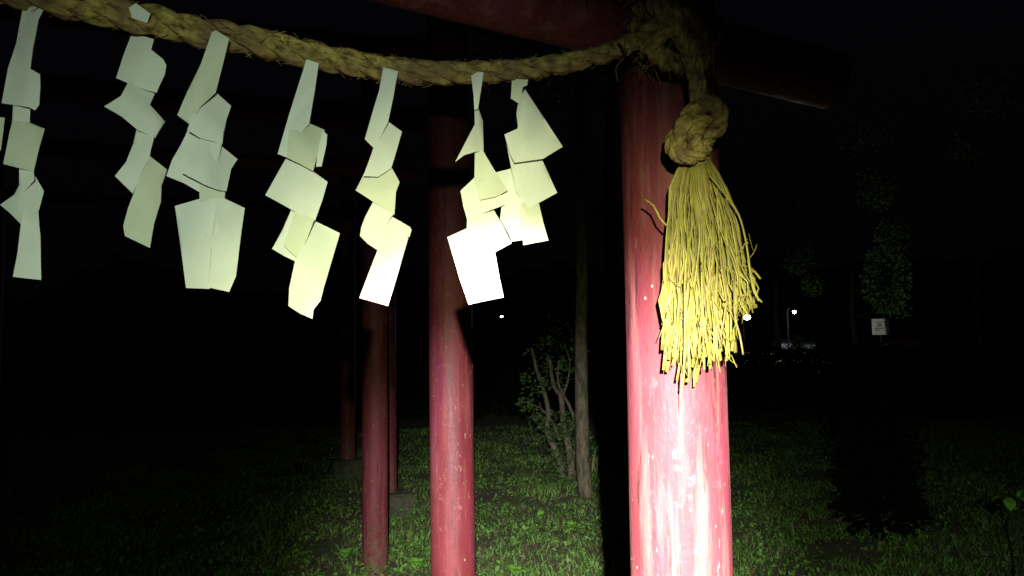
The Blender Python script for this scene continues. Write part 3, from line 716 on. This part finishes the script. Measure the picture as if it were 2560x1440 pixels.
def sign():
    Z = 60; c = U(2201, 817, Z); B = Vector((c.x, c.y, 0)); t = empty('parking_sign', B, 'white square signboard with blue print behind the dark bush', 'sign')
    link('post', mesh('post', *tube([B, Vector((B.x, B.y+.06, c.z+.6))], .05, 8)), M_POST, t)
    w_ = 40/FPX*Z; h_ = 40/FPX*Z
    link('board', bm_mesh('board', box((c.x, c.y, c.z), w_, .04, h_, R(-8), .01)), M_WHITE, t, smooth=False)
    def mark(dx, dz, sx, sz, nm='print'):
        link(nm, bm_mesh(nm, box((c.x+dx*w_, c.y-.035+.0-dx*w_*.14, c.z+dz*h_), sx*w_, .012, sz*h_, R(-8), .002)), M_BLUE if nm == 'print' else M_POST, t, smooth=False)
    mark(0, .30, .55, .035, 'heading_line'); mark(-.06, .14, .28, .10); mark(-.06, .0, .40, .05); mark(-.08, -.10, .55, .05); mark(-.2, -.2, .28, .05)
sign()
def car(px, Z, rz, paint, label):
    p = U(px, 850, Z); B = Vector((p.x, p.y, 0)); t = empty('parked_car', (0, 0, 0), label, 'car', 'parked cars in the far car park')
    prof = [(-2.1, .35), (-2.1, .75), (-1.95, .92), (-1.1, 1.0), (-.55, 1.42), (.9, 1.45), (1.55, 1.02), (2.05, .9), (2.12, .4)]
    bm = bmesh.new(); A = [bm.verts.new((x, -.83 if z < 1.1 else -.66, z)) for x, z in prof]; Bv = [bm.verts.new((x, .83 if z < 1.1 else .66, z)) for x, z in prof]
    n = len(prof); bm.faces.new(A); bm.faces.new(Bv[::-1])
    for i in range(n): bm.faces.new((A[i], Bv[i], Bv[(i+1) % n], A[(i+1) % n]))
    bmesh.ops.recalc_face_normals(bm, faces=bm.faces); bmesh.ops.bevel(bm, geom=bm.edges[:], offset=.04, segments=2, affect='EDGES')
    link('body', bm_mesh('body', bm), m_plain('car_paint', paint, .25, .2), t, smooth=False)
    for nm, vs_ in (('windscreen', [(-1.08, -.68, 1.03), (-1.08, .68, 1.03), (-.6, .6, 1.40), (-.6, -.6, 1.40)]), ('rear_window', [(1.5, -.66, 1.07), (1.5, .66, 1.07), (.97, .6, 1.42), (.97, -.6, 1.42)])):
        dx = -.05 if nm == 'windscreen' else .05
        m = MB(); q = [Vector(v)+Vector((dx*.3, 0, .02)) for v in vs_]; q2 = [v+Vector((dx, 0, .035)) for v in q]
        m.add((q+q2, [(0, 1, 2, 3), (7, 6, 5, 4), (0, 4, 5, 1), (1, 5, 6, 2), (2, 6, 7, 3), (3, 7, 4, 0)])); link(nm, m.mesh(nm), M_GLASS, t, smooth=False)
    for s in (-1, 1):
        q = [Vector((x, s*(.835-.17*((z-1.0)/.42) if z > 1.0 else .835), z)) for x, z in ((-.95, 1.06), (1.35, 1.06), (.85, 1.38), (-.5, 1.36))]; q2 = [v+Vector((0, s*.02, 0)) for v in q]
        m = MB(); m.add((q+q2, [(0, 1, 2, 3), (7, 6, 5, 4), (0, 4, 5, 1), (1, 5, 6, 2), (2, 6, 7, 3), (3, 7, 4, 0)])); link('side_window', m.mesh('side_window'), M_GLASS, t, smooth=False)
        for x in (-1.3, 1.3): link('wheel', mesh('wheel', *tube([Vector((x, s*.68, .32)), Vector((x, s*.87, .32))], .32, 18)), M_TYRE, t)
        link('headlight', bm_mesh('headlight', box((-2.1, s*.58, .72), .06, .34, .16, 0, .02)), M_CHROME, t, smooth=False)
    t.location = B; t.rotation_euler.z = rz
car(2020, 93, R(68), (.20, .28, .36), 'blue-grey parked car seen nose-on below the yellow lamp')
car(1960, 88, R(80), (.45, .45, .42), 'pale parked car partly hidden, left of the blue-grey car')
car(2262, 88, R(20), (.35, .05, .05), 'dark red parked car right of the white sign')
# undergrowth between the clearing and the car park
def undergrowth():
    rs = np.random.RandomState(77); n = 60000
    Y = rs.uniform(16, 48, n); X = rs.uniform(-1, 1, n)*(Y*.8+4)
    hh = np.array([.72+.35*noise.noise(Vector((x*.35, y*.35, 5)))+.25*noise.noise(Vector((x*1.4, y*1.4, 8))) for x, y in zip(X, Y)])
    hh *= np.clip((Y-15)/6, .2, 1)*(.8+.55*np.clip((Y-20)/28, 0, 1))
    Z = hh*rs.uniform(.1, 1, n)**.6
    n = 14000; Y2 = rs.uniform(44, 50, n); X2 = rs.uniform(-12, 42, n); Z2 = (1.02+.12*np.sin(X2*1.3)+.08*np.sin(X2*4.1))*rs.uniform(.05, 1, n)
    X = np.concatenate([X, X2]); Y = np.concatenate([Y, Y2]); Z = np.concatenate([Z, Z2])
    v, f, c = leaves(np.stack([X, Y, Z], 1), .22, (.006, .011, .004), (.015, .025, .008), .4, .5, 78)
    tinted('undergrowth', v, f, c, M_SHADE, kind='stuff')
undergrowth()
def far_wood():
    rs = np.random.RandomState(91); n = 42000
    X = rs.uniform(-95, 95, n); Y = 98+8*rs.uniform(0, 1, n)
    top = np.array([10+5*noise.noise(Vector((x*.07, 3, 0)))+3.5*noise.noise(Vector((x*.25, 7, 0)))+1.5*noise.noise(Vector((x*.8, 7, 4))) for x in X])
    Z = top*rs.uniform(0, 1, n)**.8
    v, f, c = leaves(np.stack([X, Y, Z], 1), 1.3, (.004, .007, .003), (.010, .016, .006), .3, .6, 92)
    tinted('far_wood', v, f, c, M_SHADE, kind='stuff')
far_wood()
# low shrubs screening the cars
def hedge(px, Z, wpx, hm, label, seed):
    p = U(px, 860, Z); B = Vector((p.x, p.y, 0)); t = empty('roadside_bush', B, label, 'bush', 'low dark bushes in front of the car park')
    link('stem', mesh('stem', *tube([B, B+Vector((0, 0, hm*.6))], .05, 6)), M_BARKD, t)
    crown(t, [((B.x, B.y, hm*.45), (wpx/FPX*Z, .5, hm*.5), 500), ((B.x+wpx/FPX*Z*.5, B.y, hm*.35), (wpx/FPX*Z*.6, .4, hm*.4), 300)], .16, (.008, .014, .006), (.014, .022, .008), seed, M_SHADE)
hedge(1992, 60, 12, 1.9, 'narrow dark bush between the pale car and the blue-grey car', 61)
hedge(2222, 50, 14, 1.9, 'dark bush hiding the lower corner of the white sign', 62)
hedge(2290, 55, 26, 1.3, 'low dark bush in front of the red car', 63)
bpy.context.view_layer.update()
